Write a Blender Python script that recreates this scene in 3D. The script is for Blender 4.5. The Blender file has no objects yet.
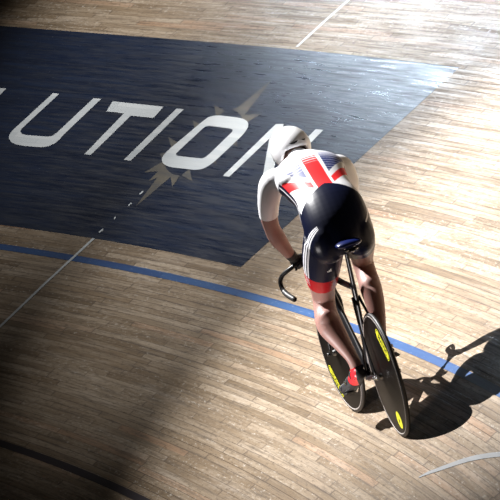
import bpy, bmesh, math, random
import numpy as np
from mathutils import Vector, Matrix
from mathutils.bvhtree import BVHTree
random.seed(3)
S = bpy.context.scene; COL = S.collection
BETA = math.radians(40.17)            # banking of the track
LEAN = math.radians(25)               # bike against the track's normal
W = Matrix.Rotation(-BETA, 4, 'X')    # track plane -> world
WB = W @ Matrix.Translation((0, 0, 0.0015)) @ Matrix.Rotation(LEAN, 4, 'X')

# ------------------------------------------------------------------ camera
RM = ((-0.2255, -0.7445, -0.6284), (-0.1271, 0.662, -0.7387), (0.9659, -0.0867, -0.2439))
FPX = 9680.29; OFF = Vector((0.7903, 0.9607, 50.0))
R3 = Matrix(RM)
CAM = -(R3.transposed() @ OFF)
def unproj(px, py):
    d = R3.transposed() @ Vector(((px - 250) / FPX, (py - 250) / FPX, 1))
    t = -CAM.z / d.z
    return Vector((CAM.x + d.x * t, CAM.y + d.y * t))
cd = bpy.data.cameras.new('camera'); cam = bpy.data.objects.new('camera', cd); COL.objects.link(cam)
right, down, fwd = Vector(RM[0]), Vector(RM[1]), Vector(RM[2])
m = Matrix((right, -down, -fwd)).transposed().to_4x4(); m.translation = CAM
cam.matrix_world = W @ m
cd.sensor_width = 36; cd.lens = FPX / 500 * 36; cd.clip_end = 300
S.camera = cam

# ------------------------------------------------------------------ materials
def mat(name, col, rough=.5, metal=0, coat=0, spec=.5, noise=0, nscale=40):
    m = bpy.data.materials.new(name); m.use_nodes = True
    n = m.node_tree.nodes; b = n['Principled BSDF']; l = m.node_tree.links
    b.inputs['Base Color'].default_value = (*col, 1); b.inputs['Roughness'].default_value = rough
    b.inputs['Metallic'].default_value = metal; b.inputs['Coat Weight'].default_value = coat
    b.inputs['Specular IOR Level'].default_value = spec
    if noise:
        tc = n.new('ShaderNodeTexCoord'); nz = n.new('ShaderNodeTexNoise'); nz.inputs['Scale'].default_value = nscale
        mx = n.new('ShaderNodeMix'); mx.data_type = 'RGBA'
        l.new(tc.outputs['Object'], nz.inputs['Vector']); l.new(nz.outputs['Fac'], mx.inputs['Factor'])
        mx.inputs['A'].default_value = (*[c * (1 - noise) for c in col], 1); mx.inputs['B'].default_value = (*[min(1, c * (1 + noise)) for c in col], 1)
        l.new(mx.outputs['Result'], b.inputs['Base Color'])
    return m
carbon = mat('carbon', (.006, .006, .007), .35, spec=.35, noise=.4)
disc_m = mat('carbon_disc', (.005, .0038, .003), .40, spec=.14, noise=.25, nscale=14)
rubber = mat('tyre_rubber', (.02, .018, .017), .5, noise=.3)
pale_tread = mat('pale_tyre_wall', (.40, .36, .33), .5, noise=.1)
steel = mat('steel', (.75, .75, .77), .25, 1)
dark_steel = mat('dark_steel', (.2, .2, .2), .4, 1)
yellow = mat('decal_yellow', (.85, .83, .03), .5)
ink = mat('decal_black', (.01, .01, .01), .5)
red = mat('shoe_red', (.70, .02, .03), .35, coat=.3)
blackm = mat('black_fabric', (.012, .012, .014), .6, noise=.2)
helm = mat('helmet_white', (.80, .80, .82), .28, coat=.5)
vent = mat('helmet_vent', (.02, .02, .025), .5)
white = mat('white_print', (.8, .8, .8), .5)
saddle_m = mat('saddle_cover', (.005, .012, .09), .3, coat=.5)
skin = mat('skin', (.30, .165, .14), .5, noise=.08, nscale=25)
b = skin.node_tree.nodes['Principled BSDF']; b.inputs['Subsurface Weight'].default_value = .08; b.inputs['Subsurface Scale'].default_value = .01
b.inputs['Subsurface Radius'].default_value = (1, .4, .25)
hair = mat('hair', (.05, .03, .02), .7, noise=.3)
eye_w = mat('eye_white', (.8, .8, .78), .2)
lip = mat('lips', (.45, .18, .16), .5)

def wood(name, kind):
    """planks along UV.u, 4 cm wide across UV.v (metres)"""
    m = bpy.data.materials.new(name); m.use_nodes = True
    N = m.node_tree.nodes; L = m.node_tree.links; bs = N['Principled BSDF']
    def n(t, **k):
        x = N.new(t)
        for a, v in k.items(): setattr(x, a, v)
        return x
    def mth(op, a, b=None, c=None):
        x = n('ShaderNodeMath', operation=op)
        for i, v in enumerate((a, b, c)):
            if v is None: continue
            if isinstance(v, (int, float)): x.inputs[i].default_value = v
            else: L.new(v, x.inputs[i])
        return x.outputs[0]
    def comb(a, b, c=0):
        x = n('ShaderNodeCombineXYZ')
        for i, v in enumerate((a, b, c)):
            if isinstance(v, (int, float)): x.inputs[i].default_value = v
            else: L.new(v, x.inputs[i])
        return x.outputs[0]
    def noise(vec, scale=1, detail=3, rough=.5):
        x = n('ShaderNodeTexNoise'); x.inputs['Scale'].default_value = scale; x.inputs['Detail'].default_value = detail
        x.inputs['Roughness'].default_value = rough
        L.new(vec, x.inputs['Vector']); return x.outputs['Fac']
    def ramp(v, st):
        x = n('ShaderNodeValToRGB'); L.new(v, x.inputs[0]); e = x.color_ramp.elements
        while len(e) < len(st): e.new(.5)
        for q, (p, c) in zip(e, st):
            q.position = p; q.color = (*c, 1) if len(c) == 3 else c
        return x.outputs['Color']
    def mix(f, a, b, mode='MIX'):
        x = n('ShaderNodeMix', data_type='RGBA', blend_type=mode)
        for k, v in (('Factor', f), ('A', a), ('B', b)):
            if isinstance(v, (int, float)): x.inputs[k].default_value = v
            elif isinstance(v, tuple): x.inputs[k].default_value = (*v, 1)
            else: L.new(v, x.inputs[k])
        return x.outputs['Result']
    def maprange(v, a, b, c=0, d=1):
        x = n('ShaderNodeMapRange'); x.inputs[1].default_value = a; x.inputs[2].default_value = b
        x.inputs[3].default_value = c; x.inputs[4].default_value = d; L.new(v, x.inputs[0]); return x.outputs[0]
    uv = n('ShaderNodeUVMap', uv_map='planks'); sp = n('ShaderNodeSeparateXYZ'); L.new(uv.outputs[0], sp.inputs[0])
    u, v = sp.outputs[0], sp.outputs[1]
    vr = mth('DIVIDE', v, .040); row = mth('FLOOR', vr); fv = mth('FRACT', vr)
    wn = n('ShaderNodeTexWhiteNoise', noise_dimensions='1D'); L.new(row, wn.inputs['W'])
    ln = mth('MULTIPLY_ADD', wn.outputs['Value'], 1.1, 1.3)
    uu = mth('ADD', mth('DIVIDE', u, ln), mth('MULTIPLY', wn.outputs['Value'], 37.7)); col = mth('FLOOR', uu); fu = mth('FRACT', uu)
    w2 = n('ShaderNodeTexWhiteNoise', noise_dimensions='2D'); L.new(comb(row, col), w2.inputs['Vector'])
    w3 = n('ShaderNodeTexWhiteNoise', noise_dimensions='2D'); L.new(comb(mth('ADD', row, 91.3), col), w3.inputs['Vector'])
    r, r3 = w2.outputs['Value'], w3.outputs['Value']
    gap = maprange(mth('MINIMUM', fv, mth('SUBTRACT', 1.0, fv)), 0.015, .075, 1, 0)
    gap = mth('MULTIPLY', gap, mth('MULTIPLY_ADD', wn.outputs['Value'], .8, .15))
    joint = maprange(mth('MINIMUM', fu, mth('SUBTRACT', 1.0, fu)), 0.003, .008, .55, 0)
    crack = mth('MAXIMUM', gap, joint)
    grain = noise(comb(mth('MULTIPLY', u, 5.), mth('MULTIPLY', v, 170.), mth('MULTIPLY', r, 50.)), 1, 4, .6)
    streak = noise(comb(mth('MULTIPLY', u, .9), mth('MULTIPLY', v, 16.)), 1, 4, .65)
    blotch = noise(comb(mth('MULTIPLY', u, .45), mth('MULTIPLY', v, 2.2)), 1, 3)
    fine = noise(comb(mth('MULTIPLY', u, 14.), mth('MULTIPLY', v, 60.)), 1, 3, .7)
    scr = noise(comb(mth('MULTIPLY', u, 1.3), mth('MULTIPLY', v, 45.)), 1, 5, .7)
    if kind == 'wood':
        c = ramp(r, [(0, (.17, .115, .06)), (.2, (.28, .20, .12)), (.6, (.36, .275, .185)), (.9, (.47, .375, .27)), (1, (.42, .25, .145))])
        c = mix(maprange(grain, .3, .75, 0, .5), c, (.21, .15, .095))
        c = mix(maprange(streak, .42, .72, 0, .55), c, (.17, .12, .08))
        c = mix(maprange(streak, .5, .3, 0, .4), c, (.52, .45, .38))
        c = mix(maprange(scr, .50, .62, 0, .72), c, (.10, .068, .038))
        c = mix(maprange(scr, .44, .30, 0, .4), c, (.56, .49, .40))
        c = mix(maprange(blotch, .52, .7, 0, .25), c, (.20, .15, .11))
        c = mix(mth('MULTIPLY', maprange(fine, .58, .66, 0, .6), maprange(r3, .2, .7)), c, (.60, .55, .48))
        c = mix(maprange(fine, .45, .36, 0, .5), c, (.08, .055, .035))
        c = mix(crack, c, (.05, .03, .02)); rough = .42
    elif kind == 'blue':
        c = ramp(r, [(0, (.007, .014, .040)), (1, (.013, .024, .058))])
        c = mix(maprange(streak, .4, .7, 0, .6), c, (.003, .006, .015))
        c = mix(maprange(scr, .42, .62, 0, .7), c, (.003, .006, .016))
        c = mix(maprange(grain, .45, .8, 0, .5), c, (.028, .040, .065))
        c = mix(maprange(fine, .66, .75, 0, .25), c, (.30, .34, .40))
        c = mix(mth('MULTIPLY', crack, .5), c, (.004, .007, .02)); rough = .33
    elif kind == 'line_blue':
        c = ramp(r, [(0, (.018, .060, .18)), (1, (.036, .10, .25))])
        c = mix(maprange(fine, .6, .75, 0, .5), c, (.35, .40, .5))
        c = mix(maprange(streak, .5, .72, 0, .4), c, (.015, .04, .15)); c = mix(mth('MULTIPLY', crack, .5), c, (.01, .02, .08)); rough = .42
    elif kind == 'line_dark':
        c = ramp(r, [(0, (.010, .006, .009)), (1, (.022, .010, .016))]); c = mix(maprange(fine, .66, .75, 0, .3), c, (.2, .15, .1)); rough = .5
    elif kind == 'white':
        c = ramp(r, [(0, (.55, .59, .61)), (1, (.66, .69, .70))])
        if name.startswith('scuff'): c = mix(.72, c, (.22, .22, .23))
        c = mix(maprange(streak, .48, .72, 0, .35), c, (.40, .45, .50))
        c = mix(maprange(fine, .62, .74, 0, .35), c, (.25, .28, .33)); c = mix(mth('MULTIPLY', crack, .3), c, (.3, .33, .38)); rough = .45
    else:
        c = ramp(r, [(0, (.085, .075, .058)), (1, (.12, .105, .078))])
        c = mix(maprange(streak, .42, .7, 0, .6), c, (.03, .04, .06)); c = mix(maprange(fine, .58, .7, 0, .5), c, (.03, .04, .06)); rough = .45
    L.new(c, bs.inputs['Base Color']); bs.inputs['Roughness'].default_value = rough
    if kind in ('blue', 'wood'): L.new(maprange(scr, .35, .65, rough - .10, rough + .16), bs.inputs['Roughness'])
    bs.inputs['Specular IOR Level'].default_value = .3
    bp = n('ShaderNodeBump'); bp.inputs['Strength'].default_value = .45 if kind == 'wood' else .3; bp.inputs['Distance'].default_value = .0015
    if kind != 'wood': crack = mth('MULTIPLY', crack, .25)
    h = mth('SUBTRACT', mth('ADD', mth('MULTIPLY_ADD', r3, .4, mth('MULTIPLY', streak, .8)), mth('MULTIPLY_ADD', fine, 1.2, mth('MULTIPLY', scr, .5))), crack)
    L.new(h, bp.inputs['Height']); L.new(bp.outputs[0], bs.inputs['Normal'])
    return m

# ------------------------------------------------------------------ helpers
def link(name, me, parent=None, mw=None, offset=None):
    o = bpy.data.objects.new(name, me); COL.objects.link(o)
    if parent:
        o.parent = parent
        if offset is not None: o.location = offset
    elif mw is not None: o.matrix_world = mw
    return o
def finish(bm, name, m, parent, smooth=True, offset=None, label=None, auto=None):
    bmesh.ops.recalc_face_normals(bm, faces=bm.faces[:])
    me = bpy.data.meshes.new(name); bm.to_mesh(me); bm.free()
    me.materials.append(m)
    if smooth:
        me.shade_smooth()
        if auto: me.set_sharp_from_angle(angle=math.radians(auto))
    o = link(name, me, parent, offset=offset)
    if label: o['label'] = label
    return o
def spline(pts, n):
    """Catmull-Rom over tuples of floats"""
    P = [np.array(p, float) for p in pts]; P = [2 * P[0] - P[1]] + P + [2 * P[-1] - P[-2]]
    out = []
    for i in range(1, len(P) - 2):
        a, b_, c, d = P[i - 1:i + 3]
        for k in range(n):
            t = k / n
            out.append(.5 * (2 * b_ + (c - a) * t + (2 * a - 5 * b_ + 4 * c - d) * t * t + (3 * b_ - a - 3 * c + d) * t ** 3))
    out.append(P[-2]); return out
def tube(bm, pts, seg=16, n=4, up=(0, 1, 0), cap=True, pw=1.0):
    """pts: (x,y,z,rs,rn) rs = radius along `up`-ish side axis, rn = the other one"""
    Q = spline([p if len(p) == 5 else (*p, p[3]) for p in pts], n) if n > 0 else [np.array(p if len(p) == 5 else (*p, p[3]), float) for p in pts]
    rings = []
    for i, q in enumerate(Q):
        t = Vector((Q[min(i + 1, len(Q) - 1)] - Q[max(i - 1, 0)])[:3]).normalized()
        s = Vector(up); s = (s - t * s.dot(t)).normalized(); w = t.cross(s)
        c = Vector(q[:3]); ring = []
        for k in range(seg):
            a = 2 * math.pi * k / seg; ca, sa = math.cos(a), math.sin(a)
            ca = math.copysign(abs(ca) ** pw, ca); sa = math.copysign(abs(sa) ** pw, sa)
            ring.append(bm.verts.new(c + s * (q[3] * ca) + w * (q[4] * sa)))
        rings.append(ring)
    for A, B in zip(rings, rings[1:]):
        for k in range(seg): bm.faces.new((A[k], A[(k + 1) % seg], B[(k + 1) % seg], B[k]))
    if cap: bm.faces.new(rings[0][::-1]); bm.faces.new(rings[-1])
    return rings
def ball(bm, c, r, seg=20, rot=None):
    r = (r, r, r) if isinstance(r, (int, float)) else r
    M = Matrix.Translation(c) @ (rot or Matrix()) @ Matrix.Diagonal((*r, 1))
    return bmesh.ops.create_uvsphere(bm, u_segments=seg, v_segments=seg // 2 + 2, radius=1, matrix=M)['verts']
def box(bm, c, d, rot=None, bev=0):
    vs = bmesh.ops.create_cube(bm, size=1, matrix=Matrix.Translation(c) @ (rot or Matrix()) @ Matrix.Diagonal((*d, 1)))['verts']
    if bev: bmesh.ops.bevel(bm, geom=list({e for v in vs for e in v.link_edges}), offset=bev, segments=2, affect='EDGES')
def cyl(bm, a, b_, r, r2=None, seg=20):
    a, b_ = Vector(a), Vector(b_); d = b_ - a
    M = Matrix.Translation((a + b_) / 2) @ d.to_track_quat('Z', 'Y').to_matrix().to_4x4()
    bmesh.ops.create_cone(bm, cap_ends=True, segments=seg, radius1=r, radius2=r if r2 is None else r2, depth=d.length, matrix=M)
def revolve(bm, prof, seg=96, closed=True):
    """profile (r, y) turned about the y axis"""
    rings = [[bm.verts.new((r * math.cos(2 * math.pi * k / seg), y, r * math.sin(2 * math.pi * k / seg))) for k in range(seg)] if r > 1e-6 else None for r, y in prof]
    n = len(prof)
    for i in range(n if closed else n - 1):
        A, B = rings[i], rings[(i + 1) % n]
        if A is None or B is None:
            C = A or B
            if C is None: continue
            y = prof[i][1] if A is None else prof[(i + 1) % n][1]
            v = bm.verts.new((0, y, 0))
            for k in range(seg): bm.faces.new((v, C[k], C[(k + 1) % seg]))
            continue
        for k in range(seg): bm.faces.new((A[k], A[(k + 1) % seg], B[(k + 1) % seg], B[k]))

# ------------------------------------------------------------------ track
def vfield(x, y): return y - .008 * x - .011 * x * x + .017 * x * y + .0003 * x ** 3 - .0011 * x * x * y
def y_at(v, x): return (v + .008 * x + .011 * x * x - .0003 * x ** 3) / (1 + .017 * x - .0011 * x * x)
def ufield(x, y): return x + .012 * x * y
def uvs(me):
    l = me.uv_layers.new(name='planks')
    for lp in me.loops:
        c = me.vertices[lp.vertex_index].co; l.data[lp.index].uv = (ufield(c.x, c.y), vfield(c.x, c.y) + 10.0)
def flat(name, bm, m, parent, label=None):
    bmesh.ops.recalc_face_normals(bm, faces=bm.faces[:])
    me = bpy.data.meshes.new(name); bm.to_mesh(me); bm.free(); uvs(me); me.materials.append(m)
    o = link(name, me, parent)
    if label: o['label'] = label
    return o
bm = bmesh.new()
X0, X1, Y0, Y1 = -7.0, 19.0, -4.9, 2.45
nx, ny = 104, 40
g = [[bm.verts.new((X0 + (X1 - X0) * i / nx, Y0 + (Y1 - Y0) * j / ny, 0)) for j in range(ny + 1)] for i in range(nx + 1)]
for i in range(nx):
    for j in range(ny): bm.faces.new((g[i][j], g[i + 1][j], g[i + 1][j + 1], g[i][j + 1]))
top = bm.faces[:]
ex = bmesh.ops.extrude_face_region(bm, geom=top)
for v in [e for e in ex['geom'] if isinstance(e, bmesh.types.BMVert)]: v.co.z = -.06
bmesh.ops.recalc_face_normals(bm, faces=bm.faces[:])
me = bpy.data.meshes.new('floor'); bm.to_mesh(me); bm.free(); uvs(me); me.materials.append(wood('track_planks', 'wood'))
floor = link('floor', me, mw=W); floor['kind'] = 'structure'; floor['label'] = 'banked velodrome track of narrow timber planks'

def band(v0, v1, x0, x1, n, z0, z1, edges=None):
    """raised strip between two plank rows; edges = (left curve(t), right curve(t)) optional"""
    bm = bmesh.new(); rows = []
    K = max(1, int(abs(v1 - v0) / .08))
    for i in range(n + 1):
        r = []
        for k in range(K + 1):
            v = v0 + (v1 - v0) * k / K
            a, b_ = (x0, x1) if edges is None else (x0, edges(v))
            x = a + (b_ - a) * i / n
            r.append(bm.verts.new((x, y_at(v, x), z1)))
        rows.append(r)
    for i in range(n):
        for k in range(K): bm.faces.new((rows[i][k], rows[i + 1][k], rows[i + 1][k + 1], rows[i][k + 1]))
    return bm
PT = .0012
bm = band(-.464 - .025, -.464 + .025, X0 + .1, X1 - .1, 120, 0, PT)
flat('painted_line', bm, wood('blue_line_paint', 'line_blue'), floor, 'blue line painted along the planks')
bm = band(1.03 - .024, 1.03 + .024, X0 + .1, X1 - .1, 120, 0, PT)
flat('painted_line', bm, wood('dark_line_paint', 'line_dark'), floor, 'dark line painted along the planks, lower on the banking')
# blue advertising panel: its right edge runs across the planks
pa, pb_ = unproj(240, 268), unproj(460, 67)
va, vb = vfield(*pa), vfield(*pb_)
def edge_x(v): return pa.x + (pb_.x - pa.x) * (v - va) / (vb - va)
bm = band(-.65, -2.454, X1 - .3, X1, 70, 0, PT, edges=edge_x)
panel = flat('painted_panel', bm, wood('advert_paint', 'blue'), floor, 'dark blue painted advertising panel')
wpaint = wood('white_paint', 'white')
def decal(name, pts, m, parent, z, label=None):
    bm = bmesh.new(); vs = [bm.verts.new((*unproj(*p), z)) for p in pts]
    f = bm.faces.new(vs); bmesh.ops.triangulate(bm, faces=[f])
    return flat(name, bm, m, parent, label)
def rounded(pts, rad, n=4):
    out = []
    for i, p in enumerate(pts):
        r = rad[i] if isinstance(rad, (list, tuple)) else rad
        if r <= 0: out.append(p); continue
        p, a, b_ = Vector(p), Vector(pts[i - 1]), Vector(pts[(i + 1) % len(pts)])
        ra = min(r, (a - p).length * .45); rb = min(r, (b_ - p).length * .45)
        A = p + (a - p).normalized() * ra; B = p + (b_ - p).normalized() * rb
        for k in range(n + 1):
            t = k / n; out.append(tuple(A * (1 - t) ** 2 + p * 2 * t * (1 - t) + B * t * t))
    return out
# star behind the O
tan = wood('tan_paint', 'tan')
tips = [(136, 207), (144, 173), (158, 153), (169, 137), (193, 120), (214, 104), (222, 112), (272, 80), (246, 107), (263, 113), (240, 128), (238, 147), (218, 164), (193, 181), (172, 187), (149, 181)]
tips = [(135.5, 207), (149, 181), (144.5, 172.5), (160, 154), (168.5, 137), (193, 120.5), (214, 105), (223, 113), (272, 80), (240, 107), (262, 114), (238, 147), (217, 165), (192.5, 181.5), (172.5, 187)]
bm = bmesh.new(); a0, a1 = Vector((230, 123)), Vector((178, 162))
for ti, p in enumerate(tips):
    p = Vector(p); t = max(0, min(1, (p - a0).dot(a1 - a0) / (a1 - a0).length_squared)); c = a0.lerp(a1, t)
    d = (p - c).normalized(); s_ = Vector((-d.y, d.x)); far = (p - c).length > 38; hw = 5.5 if far else 5
    q = [c + d * 13 + s_ * hw, c + d * 13 - s_ * hw, p]
    f = bm.faces.new([bm.verts.new((*unproj(*k), .0018 + ti * .00005)) for k in q])
flat('painted_star', bm, tan, panel, 'tan starburst painted behind the letter O')
def letter(ch, outer, inner=None):
    bm = bmesh.new()
    if inner:
        A = [unproj(*p) for p in outer]; B = [unproj(*p) for p in inner]; n = 80
        def res(P):
            P = [Vector(p) for p in P]; c = sum(P, Vector((0, 0))) / len(P)
            seg = [(P[i], P[(i + 1) % len(P)]) for i in range(len(P))]; L = [(b - a).length for a, b in seg]; T = sum(L); out = []
            for k in range(n):
                d = T * k / n; i = 0
                while d > L[i]: d -= L[i]; i += 1
                out.append(seg[i][0].lerp(seg[i][1], d / L[i]))
            return out
        A = [bm.verts.new((*p, .0028)) for p in res(A)]; B = [bm.verts.new((*p, .0028)) for p in res(B)]
        for k in range(n): bm.faces.new((A[k], A[(k + 1) % n], B[(k + 1) % n], B[k]))
    else:
        f = bm.faces.new([bm.verts.new((*unproj(*p), .0028)) for p in outer]); bmesh.ops.triangulate(bm, faces=[f])
    flat('painted_letter', bm, wpaint, panel, 'white painted letter ' + ch)
letter('L', [(-4, 88), (6.5, 88.7), (-28, 124), (-27, 128), (-3, 130.5), (-10, 140), (-38, 137.5), (-42, 134), (-40, 126)])
letter('U', [(53.3, 93.4), (59.3, 94.2), (22, 128.8), (20.6, 131.8), (22, 134), (26, 135.2), (48, 137), (53, 136), (57, 133), (93.6, 98.6), (101.4, 99.1), (63.7, 135), (60, 139.5), (55.5, 143.4), (49, 146.3), (41.6, 147.6), (23.4, 146), (16, 144.6), (11.5, 142.3), (9.2, 138.8), (9.4, 135.4), (12.4, 131)])
letter('T', [(113, 101.5), (163.7, 107), (153.8, 118.2), (131, 116), (91, 155.2), (84.5, 154.5), (124.3, 113.6), (106.6, 111.6)])
letter('I', [(176.7, 109), (184, 109.6), (131, 161), (124, 160)])
letter('O', [(204.5, 120.3), (208.5, 117.5), (213.6, 115.9), (220, 115.6), (237, 117.7), (243, 119), (246.9, 121), (248.6, 123.8), (248.2, 127.5), (246, 131.5), (242.2, 136), (216.2, 160.6), (208.4, 166.6), (202, 169.4), (195.4, 170.2), (172, 167.6), (167, 166.2), (163.7, 163.7), (162, 161), (162.4, 157.6), (165, 154), (169.4, 149.5)],
       [(203.2, 128.6), (206.2, 126.6), (209.7, 126), (230.5, 128.9), (233, 129.9), (232.6, 132), (208.4, 155.4), (205.5, 157.6), (201.9, 158.8), (178.5, 156.2), (176.2, 155.2), (177, 153)])
letter('N', [(276.3, 124.2), (284, 124.2), (273.5, 172), (316, 129.4), (323.6, 130.2), (271.5, 183.5), (262, 182.5), (269.5, 139), (229.5, 177), (223, 176.2)])
def strip(name, px, w, label, z=.0024, parent=None, m=None):
    """painted stroke w metres wide along traced points"""
    P = [Vector(unproj(*p)) for p in px]; bm = bmesh.new(); a = []
    for i, p in enumerate(P):
        t = (P[min(i + 1, len(P) - 1)] - P[max(i - 1, 0)]).normalized(); s = Vector((-t.y, t.x))
        ww = w[i] if isinstance(w, list) else w
        a.append((bm.verts.new((*(p + s * ww / 2), z)), bm.verts.new((*(p - s * ww / 2), z))))
    for A, B in zip(a, a[1:]): bm.faces.new((A[0], B[0], B[1], A[1]))
    return flat(name, bm, m or wpaint, parent or floor, label)
strip('painted_line', [(-60, 384), (1, 326), (47, 282), (94, 238.5)], .050, 'white line painted across the planks below the panel')
strip('painted_line', [(297, 47), (323, 23), (349, 0), (385, -33)], .050, 'white line painted across the planks above the panel')
for A, B in (((99.5, 232.5), (103.5, 229.5)), ((114, 219), (116, 217.5)), ((128.5, 206), (132, 203)), ((140, 194.5), (143.5, 191.5))):
    strip('painted_line', [A, B], .035, 'small white dash of a worn line on the blue panel', .0032, panel)
strip('painted_line', [(419, 477.5), (426, 474), (444, 467.6), (460, 462), (472, 458.6), (486, 456), (502, 454.2), (530, 452)], [.012, .03, .042, .048, .045, .042, .04, .04], 'pale curved mark scuffed across the planks', m=wood('scuff_paint', 'white'))

# ------------------------------------------------------------------ bicycle
def root(name, loc, label, cat):
    o = bpy.data.objects.new(name, None); COL.objects.link(o); o.matrix_world = WB @ Matrix.Translation(loc)
    o['label'] = label; o['category'] = cat; o.empty_display_size = .1
    return o
bike = root('track_bicycle', (0, 0, 0), 'black carbon track bicycle with solid disc wheels and yellow decals, leaning on the banked boards', 'bicycle')
R = .334
def wheel(name, center, steer, pill_ang, pill_r, circ, label):
    M = Matrix.Translation(center) @ Matrix.Rotation(steer, 4, 'Z')
    bm = bmesh.new()
    revolve(bm, [(.014, .026), (.05, .024), (.20, .0145), (.29, .0105), (.312, .010), (.312, -.010), (.29, -.0105), (.20, -.0145), (.05, -.024), (.014, -.026)])
    bm.transform(M); w = finish(bm, name, disc_m, bike, auto=50, label=label)
    bm = bmesh.new()
    revolve(bm, [(.323 + .0112 * math.cos(a), .0112 * math.sin(a)) for a in [2 * math.pi * k / 14 for k in range(14)]], 128)
    bm.transform(M); finish(bm, 'tyre', rubber, w)
    for s in (1, -1):
        bm = bmesh.new(); prof = [(.3135, .0095 * s), (.3165, .0118 * s), (.3195, .0115 * s), (.3195, .0100 * s)]
        revolve(bm, prof, 128); bm.transform(M); finish(bm, 'tyre_wall', pale_tread, w, label='pale side wall of the tyre')
    bm = bmesh.new()
    revolve(bm, [(.0, .04), (.012, .04), (.018, .025), (.018, -.025), (.012, -.04), (.0, -.04)], 24, closed=False)
    bm.transform(M); finish(bm, 'hub', dark_steel, w, auto=40)
    # decals on both faces of the disc
    for s in (1, -1):
        def place(bm, a, r, z):
            """local decal frame: X along the tangent, Y outwards"""
            c, si = math.cos(a), math.sin(a)
            y = s * (.0245 - (r - .05) / .15 * .0095 if r < .2 else .0145 - (r - .2) / .09 * .004)
            slope = .06 if r < .2 else .044
            X = Vector((-si, 0, c)) * (1 if s > 0 else -1); Y = Vector((c, -s * slope, si)).normalized(); Z = X.cross(Y)
            if Z.y * s < 0: X = -X; Z = -Z
            T = Matrix((X, Y, Z)).transposed().to_4x4(); T.translation = Vector((r * c, y, r * si)) + Z * z
            bm.transform(M @ T)
        def pillmesh(hl, hw, z):
            bm = bmesh.new(); p = []
            for k in range(24):
                a = 2 * math.pi * (k + .5) / 24; p.append(((hl - hw) * (1 if math.cos(a) > 0 else -1) + hw * math.cos(a), hw * math.sin(a), z))
            bm.faces.new([bm.verts.new(q) for q in p]); return bm
        bm = pillmesh(.104, .031, 0); place(bm, pill_ang, pill_r, .0012); dp = finish(bm, 'maker_decal', yellow, w, smooth=False, label='yellow oblong decal with dark capitals')
        bm = pillmesh(.097, .026, 0); bmesh.ops.reverse_faces(bm, faces=bm.faces[:])
        inner = pillmesh(.094, .023, 0)
        bm.free(); ringA = [v.co.copy() for v in inner.verts]; inner.free(); bm = bmesh.new()
        n = len(ringA); va_ = [bm.verts.new(c) for c in ringA]; vb_ = [bm.verts.new((c.x * 1.04, c.y * 1.13, 0)) for c in ringA]
        for k in range(n): bm.faces.new((va_[k], va_[(k + 1) % n], vb_[(k + 1) % n], vb_[k]))
        place(bm, pill_ang, pill_r, .0020); finish(bm, 'decal_border', ink, dp, smooth=False)
        cu = bpy.data.curves.new('lettering', 'FONT'); cu.body = 'MAVIC'; cu.size = .041; cu.align_x = 'CENTER'; cu.align_y = 'CENTER'; cu.offset = .0012; cu.space_character = 1.15
        to = bpy.data.objects.new('lettering', cu); COL.objects.link(to); bpy.context.view_layer.update()
        me = bpy.data.meshes.new_from_object(to.evaluated_get(bpy.context.evaluated_depsgraph_get())); bpy.data.objects.remove(to)
        bm = bmesh.new(); bm.from_mesh(me); place(bm, pill_ang, pill_r, .0020); finish(bm, 'lettering', ink, dp, smooth=False)
        if circ is not None:
            bm = bmesh.new(); bm.faces.new([bm.verts.new((.047 * math.cos(2 * math.pi * k / 32), .047 * math.sin(2 * math.pi * k / 32), 0)) for k in range(32)])
            place(bm, circ[0], circ[1], .0012); dc = finish(bm, 'round_decal', yellow, w, smooth=False, label='round yellow decal with a dark pointed emblem')
            bm = bmesh.new()
            bm.faces.new([bm.verts.new(p) for p in ((-.016, .012, 0), (-.002, -.010, 0), (.001, .004, 0))]); bm.faces.new([bm.verts.new(p) for p in ((.000, .014, 0), (.003, -.010, 0), (.018, .010, 0))])
            place(bm, circ[0], circ[1], .0020); finish(bm, 'decal_emblem', ink, dc, smooth=False)
    return w
wheel('rear_wheel', (0, 0, R), 0, math.atan2(.191, -.165), .250, (math.atan2(-.232, -.088), .246), 'solid black disc wheel at the rear')
FX = .98
wheel('front_wheel', (FX - .006, .016, R - .0085), math.radians(3.5), math.atan2(-.17, .17), .262, None, 'solid black disc wheel at the front')

bm = bmesh.new()
F = lambda p, **k: tube(bm, p, up=(0, 1, 0), **k)
BB = (.395, 0, .28)
F([(.395, 0, .28, .020, .034), (.33, 0, .48, .014, .030), (.265, 0, .70, .013, .028), (.245, 0, .79, .014, .026)])   # seat tube
F([(.395, 0, .285, .022, .030), (.62, 0, .46, .016, .036), (.85, 0, .655, .018, .030)])                                # down tube
F([(.25, 0, .775, .014, .016), (.55, 0, .765, .014, .018), (.85, 0, .775, .016, .020)])                               # top tube
F([(.835, 0, .83, .020, .024), (.875, 0, .655, .020, .026)])                                                          # head tube
for s in (1, -1):
    F([(.38, .022 * s, .28, .010, .016), (.28, .042 * s, .285, .007, .014), (.12, .054 * s, .318, .006, .012), (-.005, .056 * s, .334, .006, .012)], seg=12)  # chainstay
    F([(.262, .016 * s, .72, .008, .012), (.19, .034 * s, .60, .006, .011), (.09, .048 * s, .465, .006, .010), (.0, .056 * s, .345, .006, .011)], seg=12)  # seatstay
cyl(bm, (.395, -.034, .28), (.395, .034, .28), .024)
frame = finish(bm, 'frame', carbon, bike)
for s in (1, -1):
    bm = bmesh.new(); box(bm, (.0, .056 * s, .335), (.052, .007, .026), bev=.002)
    finish(bm, 'rear_dropout', steel, frame, auto=40)
    bm = bmesh.new()
    cyl(bm, (0, .058 * s, .334), (0, .078 * s, .334), .0095, seg=6); cyl(bm, (0, .058 * s, .334), (0, .064 * s, .334), .014)
    cyl(bm, (-.035, .058 * s, .334), (-.035, .066 * s, .334), .005); box(bm, (-.02, .061 * s, .334), (.045, .003, .012))
    finish(bm, 'axle_nut', steel, frame, auto=40)
bm = bmesh.new()
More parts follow.
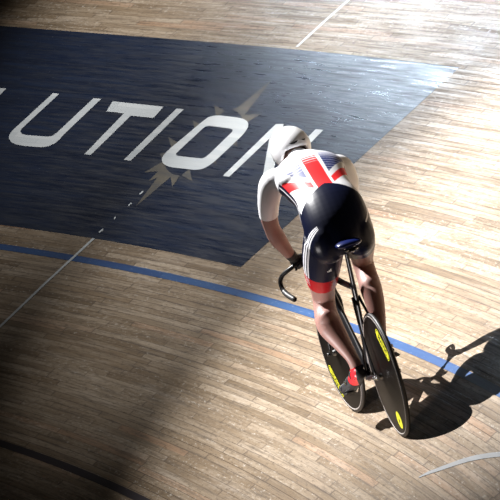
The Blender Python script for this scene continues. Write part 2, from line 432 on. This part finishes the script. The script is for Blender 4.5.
for s in (1, -1):
    tube(bm, [(.875, .020 * s, .665, .012, .018), (.90, .046 * s + .003, .60, .009, .020), (.943, .052 * s + .010, .46, .007, .018), (FX - .006, .052 * s + .016, R - .008, .006, .012)], seg=12)
    cyl(bm, (FX - .006, .05 * s + .016, R - .008), (FX - .006, .07 * s + .016, R - .008), .009, seg=6)
tube(bm, [(.873, -.03, .66, .016, .022), (.873, .03, .66, .016, .022)], up=(1, 0, 0), n=1)
finish(bm, 'fork', carbon, bike)
bm = bmesh.new(); tube(bm, [(.246, 0, .77, .012, .024), (.215, 0, .90, .011, .021), (.195, 0, .985, .011, .018)]); box(bm, (.195, 0, .992), (.05, .03, .018), bev=.004)
finish(bm, 'seat_post', carbon, bike)
# saddle: rounded shell, wide at the rear, long nose
bm = bmesh.new()
prof = [(.045, .040, 1.026, .010), (.055, .064, 1.034, .018), (.09, .070, 1.036, .022), (.14, .060, 1.033, .023), (.19, .036, 1.029, .020), (.24, .024, 1.027, .018), (.29, .019, 1.024, .016), (.318, .014, 1.019, .010)]
tube(bm, [(x, 0, z, w, h) for x, w, z, h in prof], seg=24, up=(0, 1, 0), n=4)
saddle = finish(bm, 'saddle', saddle_m, bike)
for s in (1, -1):
    bm = bmesh.new(); tube(bm, [(.075, .030 * s, 1.020, .0035), (.11, .022 * s, .998, .0035), (.20, .022 * s, .996, .0035), (.28, .010 * s, 1.012, .0035)], seg=8, n=5)
    finish(bm, 'saddle_rail', steel, saddle)
bm = bmesh.new(); tube(bm, [(.050, .034, 1.010, .016, .008), (.050, 0, 1.004, .018, .010), (.050, -.034, 1.010, .016, .008)], seg=12, up=(1, 0, 0)); finish(bm, 'saddle_underside', carbon, saddle, label='black underside of the saddle')
for p in ((.034, -.026, 1.008), (.034, .024, 1.010), (.034, -.004, .999)):
    bm = bmesh.new(); ball(bm, p, (.005, .008, .005), 10); finish(bm, 'saddle_rivet', steel, saddle)
# stem and drop handlebar, turned slightly with the wheel
HB = Matrix.Translation((.93, -.004, .86)) @ Matrix.Rotation(math.radians(6), 4, 'Z')
bm = bmesh.new(); tube(bm, [(.838, 0, .80, .017), (.834, 0, .862, .017)], n=1); tube(bm, [(.836, 0, .845, .015, .015), (.93, 0, .857, .014, .014)], n=1); cyl(bm, (.93, -.024, .86), (.93, .024, .86), .020)
finish(bm, 'stem', carbon, bike)
bm = bmesh.new()
for s in (1, -1):
    tube(bm, [(0, 0, 0, .0135), (.005, .06 * s, 0, .0135), (.022, .115 * s, -.012, .012), (.050, .165 * s, -.035, .012), (.085, .200 * s, -.062, .012), (.098, .216 * s, -.095, .0122), (.078, .219 * s, -.135, .0125), (.03, .215 * s, -.160, .0128), (-.04, .210 * s, -.175, .0128)], seg=14, n=6)
bm.transform(HB); bar = finish(bm, 'handlebar', carbon, bike)
for s in (1, -1):
    bm = bmesh.new(); tube(bm, [(.070, .2185 * s, -.143, .0148), (.03, .215 * s, -.160, .0150), (-.04, .210 * s, -.175, .0150), (-.046, .210 * s, -.176, .012)], seg=14, n=6)
    bm.transform(HB); finish(bm, 'bar_grip', rubber, bar)
# drivetrain
CA = math.atan2(.19 - .28, .535 - .395)
def crank(s, a):
    bm = bmesh.new()
    e = Vector((.395 + .165 * math.cos(a), .068 * s, .28 + .165 * math.sin(a)))
    tube(bm, [(.395, .060 * s, .28, .008, .017), ((.395 + e.x) / 2, .064 * s, (.28 + e.z) / 2, .007, .013), (e.x, e.y, e.z, .007, .013)], seg=12, n=3)
    cyl(bm, (.395, .03 * s, .28), (.395, .072 * s, .28), .016); finish(bm, 'crank_arm', steel, bike, auto=50); return e
eL = crank(1, CA); eR = crank(-1, CA + math.pi)
for s, e in ((1, eL), (-1, eR)):
    bm = bmesh.new(); cyl(bm, (e.x, e.y, e.z), (e.x, e.y + .05 * s, e.z), .007); box(bm, (e.x, e.y + .045 * s, e.z), (.075, .055, .014), bev=.004)
    box(bm, (e.x - .04, e.y + .045 * s, e.z + .004), (.02, .045, .010), bev=.002)
    finish(bm, 'pedal', dark_steel, bike, auto=40)
bm = bmesh.new()
revolve(bm, [(.082, -.002), (.101, -.002), (.101, .002), (.082, .002)], 96)
for k in range(5):
    a = 2 * math.pi * k / 5; cyl(bm, (0, 0, 0), (.086 * math.cos(a), 0, .086 * math.sin(a)), .007, seg=8)
for k in range(50):
    a = 2 * math.pi * k / 50; box(bm, (.103 * math.cos(a), 0, .103 * math.sin(a)), (.007, .0025, .005), Matrix.Rotation(-a, 4, 'Y'))
bm.transform(Matrix.Translation((.395, -.043, .28))); finish(bm, 'chainring', steel, bike, auto=40)
bm = bmesh.new(); revolve(bm, [(.012, -.003), (.034, -.003), (.034, .003), (.012, .003)], 32); bm.transform(Matrix.Translation((0, -.043, R))); finish(bm, 'rear_sprocket', steel, bike, auto=40)
bm = bmesh.new()
P1 = [(.395 + .104 * math.cos(a), -.043, .28 + .104 * math.sin(a)) for a in np.linspace(math.pi / 2 + .2, -math.pi / 2 + .05, 24)]
P2 = [(.037 * math.cos(a), -.043, R + .037 * math.sin(a)) for a in np.linspace(-math.pi / 2 + .05, -3 * math.pi / 2 + .2, 14)]
loop = P1 + P2
for A, B in zip(loop, loop[1:] + loop[:1]):
    A, B = Vector(A), Vector(B); L_ = (B - A).length; nn = max(1, round(L_ / .0127))
    for k in range(nn):
        c = A.lerp(B, (k + .5) / nn); d = (B - A) / nn
        box(bm, c, (d.length * .9, .006 if k % 2 else .004, .007), Matrix.Rotation(-math.atan2(d.z, d.x), 4, 'Y'))
finish(bm, 'chain', dark_steel, bike, smooth=False)

# ------------------------------------------------------------------ rider
PO = Vector((.20, 0, 1.04))
rider = root('person', PO, 'person in white and navy skinsuit and white helmet riding the track bicycle, seen from behind', 'person')
OFFS = -PO
torso = [(.225, -.006, .965, .105, .085), (.235, -.006, 1.02, .158, .125), (.275, -.008, 1.10, .172, .140), (.35, -.014, 1.185, .168, .128), (.45, -.014, 1.245, .155, .108), (.56, -.010, 1.295, .170, .112), (.65, -.006, 1.335, .188, .108), (.715, -.004, 1.372, .165, .085), (.76, -.004, 1.402, .095, .068)]
neckp = [(.72, -.003, 1.375, .075, .068), (.79, -.002, 1.400, .060, .060), (.87, 0, 1.415, .058, .060)]
armL = [(.68, .13, 1.350, .060), (.715, .180, 1.335, .066), (.76, .212, 1.255, .056), (.815, .224, 1.165, .048), (.855, .218, 1.085, .043), (.875, .200, 1.02, .046), (.905, .165, .94, .034), (.925, .136, .885, .027)]
armR = [(.68, -.14, 1.335, .060), (.715, -.188, 1.305, .066), (.76, -.215, 1.225, .056), (.815, -.216, 1.145, .048), (.85, -.205, 1.075, .043), (.87, -.19, 1.015, .046), (.905, -.155, .935, .034), (.93, -.132, .885, .027)]
legL = [(.27, .075, 1.06, .110), (.36, .092, .965, .104), (.45, .100, .865, .090), (.545, .100, .765, .068), (.60, .098, .700, .060), (.575, .112, .640, .060), (.505, .124, .570, .068), (.455, .100, .485, .052), (.42, .076, .405, .036), (.405, .066, .360, .033), (.40, .064, .325, .034)]
legR = [(.27, -.085, 1.06, .098), (.37, -.108, 1.00, .092), (.47, -.130, .935, .082), (.565, -.150, .875, .066), (.62, -.156, .825, .058), (.59, -.152, .765, .055), (.50, -.138, .690, .058), (.40, -.118, .610, .048), (.30, -.088, .525, .036), (.255, -.074, .488, .032), (.230, -.067, .462, .032)]
footL = [(.370, .066, .305, .030, .030), (.41, .070, .290, .033, .034), (.47, .084, .250, .038, .030), (.54, .098, .216, .044, .022), (.60, .104, .207, .038, .017), (.635, .106, .208, .022, .011)]
footR = [(.180, -.062, .455, .028, .030), (.215, -.066, .440, .031, .034), (.245, -.072, .412, .035, .028), (.285, -.082, .385, .040, .022), (.335, -.092, .372, .034, .017), (.365, -.095, .372, .022, .011)]
bm = bmesh.new()
tube(bm, torso, seg=32, up=(0, 1, 0), n=5)
ball(bm, (.235, .075, 1.05), (.105, .098, .115)); ball(bm, (.235, -.085, 1.04), (.105, .090, .115))
ball(bm, (.62, .10, 1.355), (.10, .075, .046)); ball(bm, (.62, -.11, 1.34), (.10, .075, .046))    # shoulder blades
tube(bm, neckp, seg=20, n=4)
for a in (armL, armR, legL, legR): tube(bm, a, seg=20, n=4, up=(0, 1, 0))
ball(bm, (.505, .128, .585), (.055, .06, .08), rot=Matrix.Rotation(-.5, 4, 'Y')); ball(bm, (.50, -.138, .70), (.06, .056, .065))
for f in (footL, footR): tube(bm, f, seg=18, n=4, up=(0, 1, 0))
ball(bm, (.372, .066, .305), .031); ball(bm, (.182, -.062, .455), .029)
# head with a face
HC = Vector((.925, -.002, 1.452))
ball(bm, HC, (.098, .076, .100)); ball(bm, HC + Vector((.030, 0, -.050)), (.062, .058, .062)); ball(bm, HC + Vector((.062, 0, -.094)), (.026, .028, .022))
tube(bm, [(HC.x + .090, HC.y, HC.z + .000, .009), (HC.x + .108, HC.y, HC.z - .020, .012), (HC.x + .114, HC.y, HC.z - .036, .015)], seg=12, n=3)
for s in (1, -1):
    ball(bm, HC + Vector((-.004, .078 * s, -.016)), (.018, .007, .030), 12)
    ball(bm, HC + Vector((.078, .030 * s, .020)), (.016, .022, .009), 12)          # brow
    ball(bm, HC + Vector((.072, .038 * s, -.028)), (.016, .020, .014), 12)         # cheek
    ball(bm, HC + Vector((.104, .010 * s, -.038)), (.010, .008, .007), 10)
ball(bm, HC + Vector((.088, 0, -.064)), (.012, .024, .012), 12)
# hands: palm, four fingers curled round the bar, thumb beneath
def hand(wr, s, bars):
    """bars: point on bar under the palm, bar direction"""
    wr = Vector(wr); c = HB @ Vector(bars[0]); d = (HB.to_3x3() @ Vector(bars[1])).normalized()    # d towards the little finger
    up = Vector((0, 0, 1)); f = (c - wr); f = (f - d * f.dot(d)).normalized(); n_ = (f.cross(d)).normalized()
    if n_.z < 0: n_ = -n_
    top_ = c + n_ * .028
    tube(bm, [(*wr, .024, .019), *[(*(wr.lerp(top_, t)), .036, .016) for t in (.55,)], (*top_, .042, .015)], seg=16, n=4, up=tuple(d))
    rb = .022
    for i, (o, ln, r) in enumerate(((-.030, .9, .0088), (-.010, 1.0, .0092), (.010, .95, .0088), (.030, .78, .0078))):
        pts = []
        for k in range(7):
            a = math.radians(100 - k * 34 * ln)
            p = c + d * o + f * (math.cos(a) * rb) + n_ * (math.sin(a) * rb); pts.append((*p, r * (1 - .04 * k)))
        tube(bm, pts, seg=10, n=2, up=tuple(d))
    th = [(*(top_ - d * .030 - f * .02), .012), (*(c - d * .050 + n_ * .010), .0105), (*(c - d * .052 - n_ * .014 + f * .008), .0095), (*(c - d * .040 - n_ * .022 + f * .016), .0085)]
    tube(bm, th, seg=10, n=3, up=tuple(f))
    return c
cL = hand(armL[-1][:3], 1, ((.024, .118, -.014), (.028, .050, -.023)))
cR = hand(armR[-1][:3], -1, ((.024, -.118, -.014), (.028, -.050, -.023)))
tmp = bpy.data.meshes.new('tmp'); bmesh.ops.recalc_face_normals(bm, faces=bm.faces[:]); bm.to_mesh(tmp); bm.free()
to = bpy.data.objects.new('tmp', tmp); COL.objects.link(to)
md = to.modifiers.new('r', 'REMESH'); md.mode = 'VOXEL'; md.voxel_size = .0048
sm = to.modifiers.new('s', 'SMOOTH'); sm.iterations = 18; sm.factor = .5
bpy.context.view_layer.update()
body_me = bpy.data.meshes.new_from_object(to.evaluated_get(bpy.context.evaluated_depsgraph_get())); bpy.data.objects.remove(to)
body_me.name = 'body'

# bones: used to tell which region of the skin a point belongs to
def seglist(name, pts, lo=0, hi=None):
    pts = pts[lo:hi]; return [(name, np.array(a[:3]), np.array(b_[:3]), a[3], b_[3]) for a, b_ in zip(pts, pts[1:])]
bones = seglist('torso', [(p[0], p[1], p[2], .13) for p in torso[1:7]]) + seglist('torso', [torso[7], (.74, 0, 1.385, .09)])
for s in (.09, -.10): bones += [('torso', np.array((.66, s, 1.34)), np.array((.45, s * .7, 1.23)), .09, .09), ('torso', np.array((.235, s, 1.05)), np.array((.40, s * .8, 1.15)), .10, .09)]
bones += seglist('neck', neckp) + [('head', np.array(HC) + (0, 0, .02), np.array(HC) + (.05, 0, -.06), .09, .06)]
bones += seglist('armL', armL) + seglist('armR', armR) + seglist('legL', legL) + seglist('legR', legR) + seglist('footL', footL) + seglist('footR', footR)
bones += [('handL', np.array(armL[-1][:3]), np.array(cL), .03, .045), ('handR', np.array(armR[-1][:3]), np.array(cR), .03, .045)]
names = ['torso', 'neck', 'head', 'armL', 'armR', 'legL', 'legR', 'footL', 'footR', 'handL', 'handR']
def label_pts(P):
    best = np.full(len(P), 1e9); lab = np.zeros(len(P), int)
    for nm, a, b_, ra, rb in bones:
        d = b_ - a; t = np.clip(((P - a) @ d) / (d @ d), 0, 1); q = np.linalg.norm(P - a - t[:, None] * d, axis=1) - (ra + (rb - ra) * t)
        k = q < best; best[k] = q[k]; lab[k] = names.index(nm)
    return lab
def strip_material(o, m): o.data.materials.clear(); o.data.materials.append(m)
def shell(name, keep, planes, off, thick, m, parent, subdiv=0, paint=None, label=None):
    """garment: the body's own faces in a region, cut by planes and lifted off the skin"""
    bm = bmesh.new(); bm.from_mesh(body_me)
    keep = {names.index(k) for k in keep}
    def flabs():
        C = np.array([f.calc_center_median()[:] for f in bm.faces]); return C, label_pts(C)
    for p, n, aff in planes:
        aff = {names.index(k) for k in aff}; C, lab = flabs(); fs = [f for f, l in zip(bm.faces, lab) if int(l) in aff]
        geom = list({v for f in fs for v in f.verts}) + list({e for f in fs for e in f.edges}) + fs
        bmesh.ops.bisect_plane(bm, geom=geom, plane_co=p, plane_no=n, dist=1e-6)
        C, lab = flabs(); pn = Vector(n); pp = Vector(p)
        kill = [f for f, l, c in zip(bm.faces, lab, C) if int(l) in aff and (Vector(c) - pp).dot(pn) > 0]
        bmesh.ops.delete(bm, geom=kill, context='FACES')
    C, lab = flabs()
    bmesh.ops.delete(bm, geom=[f for f, l in zip(bm.faces, lab) if int(l) not in keep], context='FACES')
    # drop stray islands
    seen = set(); isl = []
    for f in bm.faces:
        if f in seen: continue
        st = [f]; seen.add(f); g_ = []
        while st:
            q = st.pop(); g_.append(q)
            for e in q.edges:
                for h in e.link_faces:
                    if h not in seen: seen.add(h); st.append(h)
        isl.append(g_)
    for g_ in isl:
        if len(g_) < 250: bmesh.ops.delete(bm, geom=g_, context='FACES')
    bm.normal_update()
    for v in bm.verts: v.co += v.normal * off
    if subdiv:
        bmesh.ops.subdivide_edges(bm, edges=bm.edges[:], cuts=subdiv, use_grid_fill=True)
        inner_v = [v for v in bm.verts if not v.is_boundary]
        for _ in range(14): bmesh.ops.smooth_vert(bm, verts=inner_v, factor=.5, use_axis_x=True, use_axis_y=True, use_axis_z=True)
    me = bpy.data.meshes.new(name); bm.to_mesh(me); bm.free(); me.materials.append(m); me.shade_smooth()
    o = link(name, me, parent, offset=OFFS)
    if paint:
        co = np.empty(len(me.vertices) * 3); me.vertices.foreach_get('co', co); co = co.reshape(-1, 3)
        colr = paint(co); at = me.color_attributes.new('dye', 'FLOAT_COLOR', 'POINT')
        at.data.foreach_set('color', np.hstack([colr, np.ones((len(co), 1))]).ravel().astype(np.float32))
    so = o.modifiers.new('thickness', 'SOLIDIFY'); so.thickness = thick; so.offset = 1
    if label: o['label'] = label
    return o
body_me.materials.clear(); body_me.materials.append(skin); body_me.shade_smooth()
body = link('body', body_me, rider, offset=OFFS)

# skinsuit dye
def dye_node(name, rough):
    m = bpy.data.materials.new(name); m.use_nodes = True; n = m.node_tree.nodes; b_ = n['Principled BSDF']
    a = n.new('ShaderNodeVertexColor'); a.layer_name = 'dye'; m.node_tree.links.new(a.outputs[0], b_.inputs['Base Color']); b_.inputs['Roughness'].default_value = rough
    b_.inputs['Specular IOR Level'].default_value = .3
    return m
NAVY = np.array((.003, .005, .022)); WHT = np.array((.82, .82, .85)); RED = np.array((.80, .03, .035)); FLAG = np.array((.035, .055, .22)); DRED = np.array((.42, .010, .016))
AX = np.array((.71 - .35, 0, 1.372 - 1.185)); AXL = np.linalg.norm(AX); AXn = AX / AXL; A0 = np.array((.35, 0, 1.185))
def suit_paint(P):
    lab = label_pts(P); n = len(P); C = np.tile(WHT, (n, 1))
    t = (P - A0) @ AXn / AXL                       # 0 waist .. 1 neck base
    y = P[:, 1] + .012
    h = P[:, 2] - (1.185 + (P[:, 0] - .35) * .52)  # above / below the torso axis
    def put(mask, col, a=1.0):
        a = np.clip(a, 0, 1) * mask; a = a[:, None] if np.ndim(a) else a
        C[:] = C * (1 - a) + np.array(col) * a
    tor = (lab == 0) | (lab == 1)
    ay = np.abs(y)
    saw = (np.modf((t * 17 + 40))[0])
    # blue quadrants, fading upwards through fine lines
    q = tor & (ay > .060) & (t > .42 + (ay - .06) * 3.0) & (h > -.02)
    fade = np.clip((.98 - t) / .45, 0, 1)
    lines = np.where(saw < .25 + .75 * fade ** 1.3, 1.0, .12)
    put(q & (y > 0), FLAG, np.clip((1.10 - t) / .5, 0, 1) ** .7 * lines * .8)
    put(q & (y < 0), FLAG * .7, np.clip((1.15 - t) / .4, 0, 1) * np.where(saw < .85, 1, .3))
    # central red band with fine white lines towards the neck
    cb = tor & (ay < .040) & (h > 0)
    fr = np.clip((1.02 - t) / .42, 0, 1)
    put(cb, RED, np.where(saw < .18 + .95 * fr, 1.0, .10) * np.clip(fr * 2.2, 0, 1))
    # diagonal arms of the flag
    dl = t - (.42 + (ay - .06) * 3.0)
    put(tor & (ay > .055) & (dl > -.26) & (dl < -.11) & (h > -.03), RED)
    # navy lower half, arched over the back
    nv = (t < .16 - ay * 1.2) | (lab == 5) | (lab == 6)
    put(nv & ~((lab == 3) | (lab == 4)), NAVY)
    # navy flank with white piping
    side = tor & (h < .034) & (t < .72) & (t > -.1)
    put(side, NAVY); put(tor & (np.abs(h - .012) < .004) & (t < .70) & (t > -.5), WHT)
    hl = h - np.minimum(t - .12, 0) * .36
    put(tor & (y > .08) & (t < .12) & (t > -.6) & (h > -.03) & (h < .06) & (np.abs(h - .012) < .006), NAVY)
    for c0 in (.012, .028, .044): put(tor & (y > .08) & (np.abs(hl - c0) < .0038) & (t < .16) & (t > -.5), WHT)
    # thigh: three white lines on the outer side, red hem
    for sgn, lg, L_ in ((1, 5, legL), (-1, 6, legR)):
        k = (lab == lg) | ((lab == 0) & (t < .10) & (P[:, 1] > .115))
        a = np.array(L_[0][:3]); b_ = np.array(L_[3][:3]); d = b_ - a; tt = np.clip(((P - a) @ d) / (d @ d), -.6, 1)
        cen = a + tt[:, None] * d; o_ = P - cen; ux = np.cross(d / np.linalg.norm(d), (0, 1, 0)); ux /= np.linalg.norm(ux)
        ang_ = np.degrees(np.arctan2(o_ @ ux, o_[:, 1] * sgn))
        put((lab == lg) & (tt > (.60 if lg == 5 else 2)), DRED * 1.0)
        for c0 in (() if lg == 6 else (-2, -12, -22)):
            put(k & (o_[:, 1] * sgn > 0) & (np.abs(ang_ + c0 * SG) < 3.0) & (tt > -.38) & (tt < .60), WHT)
        # white script on the red hem
        sc = np.sin(tt * 120 + ang_ * .9) * np.sin(ang_ * .8 + 1)
        put((lab == lg) & (tt > .62) & (tt < .78) & (o_[:, 1] * sgn > 0) & (np.abs(ang_ + (-14) * SG) < 10) & (lg == 5) & (sc > .35), WHT)
    # sleeves: thin dark cuff
    return C
SG = -1
def along(L_, i, t): a, b_ = Vector(L_[i][:3]), Vector(L_[i + 1][:3]); return tuple(a.lerp(b_, t)), tuple((b_ - a).normalized())
pl = [(*along(armL, 3, .05), ('armL', 'handL')), (*along(armR, 3, .05), ('armR', 'handR')),
      (*along(legL, 2, .62), ('legL', 'footL')), (*along(legR, 1, .8), ('legR', 'footR')), ((.775, 0, 1.40), (.95, 0, .3), ('neck', 'head'))]
suit = shell('skinsuit', ['torso', 'neck', 'armL', 'armR', 'legL', 'legR'], pl, .0025, .0015, dye_node('skinsuit_fabric', .36), rider, 1, suit_paint, 'white, red and blue flag-patterned skinsuit with navy shorts')
gl = [((armL[-1][0] - .012, armL[-1][1] + .008, armL[-1][2] + .03), tuple(Vector(armL[-2][:3]) - Vector(armL[-1][:3])), ('handL', 'armL')),
      ((armR[-1][0] - .012, armR[-1][1] - .008, armR[-1][2] + .03), tuple(Vector(armR[-2][:3]) - Vector(armR[-1][:3])), ('handR', 'armR'))]
for sd, k in (('L', 0), ('R', 1)):
    shell('glove', ['hand' + sd, 'arm' + sd], [gl[k]], .0012, .001, blackm, rider, label='black cycling glove')
def shoe(sd, leg, pts, ank):
    o = shell('shoe', ['foot' + sd, 'leg' + sd], [(ank, tuple((Vector(leg[-3][:3]) - Vector(leg[-1][:3])).normalized()), ('leg' + sd, 'foot' + sd))], .003, .002, red if sd == 'L' else blackm, rider, label='red cycling shoe with black sole' if sd == 'L' else 'cycling shoe with its shade painted black, raised behind the rear wheel')  # right shoe is coloured black for its shade; the pair is red
    toe = shell('toe_cap', ['foot' + sd], [((pts[2][0] - .035, pts[2][1], pts[2][2]), tuple((Vector(pts[0][:3]) - Vector(pts[3][:3])).normalized()), ('foot' + sd,))], .0052, .0012, blackm, rider, label='black front of the shoe')
    toe.parent = o; toe.location = (0, 0, 0)
    if sd == 'L':
        hc = shell('heel_shade', ['foot' + sd, 'leg' + sd], [((.40, pts[0][1] + .006, .3), (.25, 1, .1), ('foot' + sd, 'leg' + sd)), (ank, tuple((Vector(leg[-3][:3]) - Vector(leg[-1][:3])).normalized()), ('leg' + sd, 'foot' + sd))], .0052, .0012, blackm, rider, label='inner side of the shoe with its shade painted black')  # black shell paints the shade on the inner half of the red shoe
        hc.parent = o; hc.location = (0, 0, 0)
    bm = bmesh.new(); tube(bm, [(x, y, z - .018, rs * .95 + .002, .009) for x, y, z, rs, rn in pts], seg=14, n=4, up=(0, 1, 0), pw=.7)
    finish(bm, 'sole', ink, o, label='black sole')
    bm = bmesh.new()
    for i in (1, 2, 3):
        p = pts[i]; q = pts[i + 1]; t = Vector((q[0] - p[0], q[1] - p[1], q[2] - p[2])).normalized(); s_ = Vector((0, 1, 0)); w_ = t.cross(s_)
        if w_.z < 0: w_ = -w_
        pt = []
        for k in range(9):
            a = math.radians(-10 + 200 * k / 8); c = Vector(p[:3]) + s_ * ((p[3] + .007) * math.cos(a)) + w_ * ((p[4] + .008) * math.sin(a)); pt.append((*c, .0035, .009))
        tube(bm, pt, seg=8, n=2, up=tuple(w_))
    finish(bm, 'strap', blackm, o, label='black strap over the shoe')
    bm = bmesh.new(); p = pts[2]; box(bm, (p[0], p[1] + (p[3] + .010) * (1 if sd == 'L' else -1), p[2] + .01), (.022, .008, .016), bev=.002); finish(bm, 'buckle', steel, o, auto=40)
    return o
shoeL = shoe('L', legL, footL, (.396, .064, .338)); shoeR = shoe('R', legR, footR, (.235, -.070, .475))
# three slanting bars printed on the back of the left thigh
bvh = BVHTree.FromPolygons([v.co for v in suit.data.vertices], [tuple(p.vertices) for p in suit.data.polygons])
bm = bmesh.new()
base = Vector((.335, .092, .884))
for i, (yo, hh) in enumerate(((.008, .007), (0, .012), (-.008, .018))):
    q = []
    for dy, dz in ((.0032, 0), (-.0032, 0), (-.0012, hh), (.0052, hh)):
        p = base + Vector((-.2, yo + dy, dz - .004)); hit = bvh.ray_cast(p, Vector((1, 0, 0)))[0]
        q.append(bm.verts.new((hit or base) + Vector((-.0025, 0, 0))))
    bm.faces.new(q)
finish(bm, 'thigh_logo', white, rider, smooth=False, offset=OFFS, label='small pale three-bar emblem on the back of the thigh')
# helmet
bm = bmesh.new()
M = Matrix.Translation(HC + Vector((-.002, .002, .004)))
vs = ball(bm, (0, 0, 0), 1, 64)
kill = []
for v in vs:
    x, y, z = v.co
    X = x * (.140 if x > 0 else .150); Y = y * .107; Z = z * (.110 if z > 0 else .120)
    v.co = (X, Y, Z)
bm.normal_update()
def cutz(x, y):
    # lower rim: covers the ears, arches up at the nape and over the face
    if x < 0: k = min(1, max(0, (-x - .03) / .09)); return -.105 + .122 * k ** 1.2 * (1 - min(1, abs(y) / .10) ** 4 * .6)
    k = min(1, max(0, (x - .02) / .08)); return -.105 + .105 * k
bmesh.ops.delete(bm, geom=[f for f in bm.faces if f.calc_center_median().z < cutz(*f.calc_center_median()[:2])], context='FACES')
for v in bm.verts:      # snap the rim
    if v.is_boundary: v.co.z = cutz(v.co.x, v.co.y)
bm.transform(M)
he = finish(bm, 'helmet', helm, rider, offset=OFFS, label='smooth white track helmet')
so = he.modifiers.new('t', 'SOLIDIFY'); so.thickness = .014; so.offset = -1
bvh = BVHTree.FromPolygons([v.co for v in he.data.vertices], [tuple(p.vertices) for p in he.data.polygons])
def on_helmet(d):
    d = Vector(d).normalized(); h = bvh.ray_cast(HC + d * .4, -d); return h[0], h[1]
def hpatch(name, dirs, m, lift=.0015, label=None):
    bm = bmesh.new(); vs = []
    for d in dirs:
        p, n = on_helmet(d)
        if p is None: continue
        vs.append(bm.verts.new(p - HC + (n if n.dot(Vector(d)) > 0 else -n) * lift + HC))
    bm.faces.new(vs); return finish(bm, name, m, he, smooth=False, label=label)
for yc, w_, zc in ((.04, .19, .29), (-.46, .15, .33)):
    dirs = [(-1, yc + w_, zc + .045), (-1, yc, zc + .06), (-1, yc - w_, zc + .085), (-1, yc - w_ * .6, zc + .01), (-1, yc, zc - .02), (-1, yc + w_ * .5, zc - .01)]
    hpatch('vent', dirs, vent, label='dark slit vent at the back of the helmet')
bm = bmesh.new()
rows = []
for k in range(15):
    a = math.radians(-62 + 124 * k / 14); r = []
    for j in range(6):
        e = math.radians(6 - 34 * j / 5); r.append(bm.verts.new(HC + Vector((.128 * math.cos(a) * math.cos(e) + .012, .105 * math.sin(a), .125 * math.sin(e)))))
    rows.append(r)
for A, B in zip(rows, rows[1:]):
    for j in range(5): bm.faces.new((A[j], B[j], B[j + 1], A[j + 1]))
vi = finish(bm, 'visor', vent, he, label='dark visor'); so = vi.modifiers.new('t', 'SOLIDIFY'); so.thickness = .002
bm = bmesh.new()
for s in (1, -1): tube(bm, [tuple(HC + Vector((-.02, .082 * s, -.05))) + (.007, .0015), tuple(HC + Vector((.01, .070 * s, -.09))) + (.007, .0015), tuple(HC + Vector((.045, .03 * s, -.122))) + (.007, .0015), tuple(HC + Vector((.05, 0, -.126))) + (.007, .0015)], seg=8, n=3, up=(1, 0, 0))
finish(bm, 'chin_strap', blackm, he)
bm = bmesh.new(); ball(bm, HC + Vector((-.010, 0, .012)), (.098, .082, .098), 32)
bmesh.ops.delete(bm, geom=[f for f in bm.faces if f.calc_center_median().z < HC.z - .085 or (f.calc_center_median().x > HC.x + .05 and f.calc_center_median().z < HC.z + .05)], context='FACES')
ha = finish(bm, 'hair', hair, rider, offset=OFFS); so = ha.modifiers.new('t', 'SOLIDIFY'); so.thickness = .004
for s in (1, -1):
    bm = bmesh.new(); ball(bm, HC + Vector((.076, .031 * s, .002)), .0125, 16); ey = finish(bm, 'eye', eye_w, rider, offset=OFFS)
    bm = bmesh.new(); ball(bm, HC + Vector((.0865, .031 * s, .001)), (.0026, .006, .006), 12); finish(bm, 'pupil', ink, ey)
bm = bmesh.new()
for dz in (.003, -.004): ball(bm, HC + Vector((.0985, 0, -.064 + dz)), (.004, .020, .004), 12)
finish(bm, 'lips', lip, rider, offset=OFFS)

# ------------------------------------------------------------------ light
def spot(name, through, dirn, dist, aim, watts, angle, blend, radius, color=(1, 1, 1)):
    """lamp hung `dist` up-beam of `through`, pointed at `aim`"""
    ld = bpy.data.lights.new(name, 'SPOT'); ld.energy = watts; ld.spot_size = math.radians(angle); ld.spot_blend = blend; ld.shadow_soft_size = radius; ld.color = color
    o = bpy.data.objects.new(name, ld); COL.objects.link(o)
    pos = Vector(through) - Vector(dirn).normalized() * dist
    m = (Vector(aim) - pos).to_track_quat('-Z', 'Y').to_matrix().to_4x4(); m.translation = pos
    o.matrix_world = W @ m; return o
KD, TD = (-.53, -.05, -.845), (-.45, .12, -.87)
spot('key_floodlight', (.3, -.3, .4), KD, 14, (1.20, -1.99, 0), 36500, 30.4, 1.0, .06, (1, .985, .97))
spot('track_floodlight', (6.5, -3, 0), TD, 12, (5.7, -2.15, 0), 8800, 30.5, 1.0, .10, (1, .985, .97))
spot('track_floodlight', (10, -3, 0), TD, 12, (10.6, -4.49, 0), 10600, 53, 1.0, .10, (1, .985, .97))
spot('glare_fill', (8, -3.4, 0), (-.966, .087, -.244), 20, (8.0, -3.5, 0), 2700, 13.6, 1.0, .7, (.72, .86, 1))  # added light, low ahead, only to lay glare on panel and planks
spot('side_bounce_fill', (.45, 0, .8), (.05, -.985, -.05), 12, (.50, -.14, .42), 13000, 6.5, 1, .4, (1, .93, .91))  # added fill on the left leg, standing in for light bounced off the infield
w = bpy.data.worlds.new('hall'); S.world = w; w.use_nodes = True
w.node_tree.nodes['Background'].inputs[0].default_value = (1, .9, .8, 1); w.node_tree.nodes['Background'].inputs[1].default_value = .012
vs_ = S.view_settings; vs_.view_transform = 'Standard'; vs_.look = 'None'; vs_.gamma = 1; vs_.use_curve_mapping = False; vs_.exposure = 0
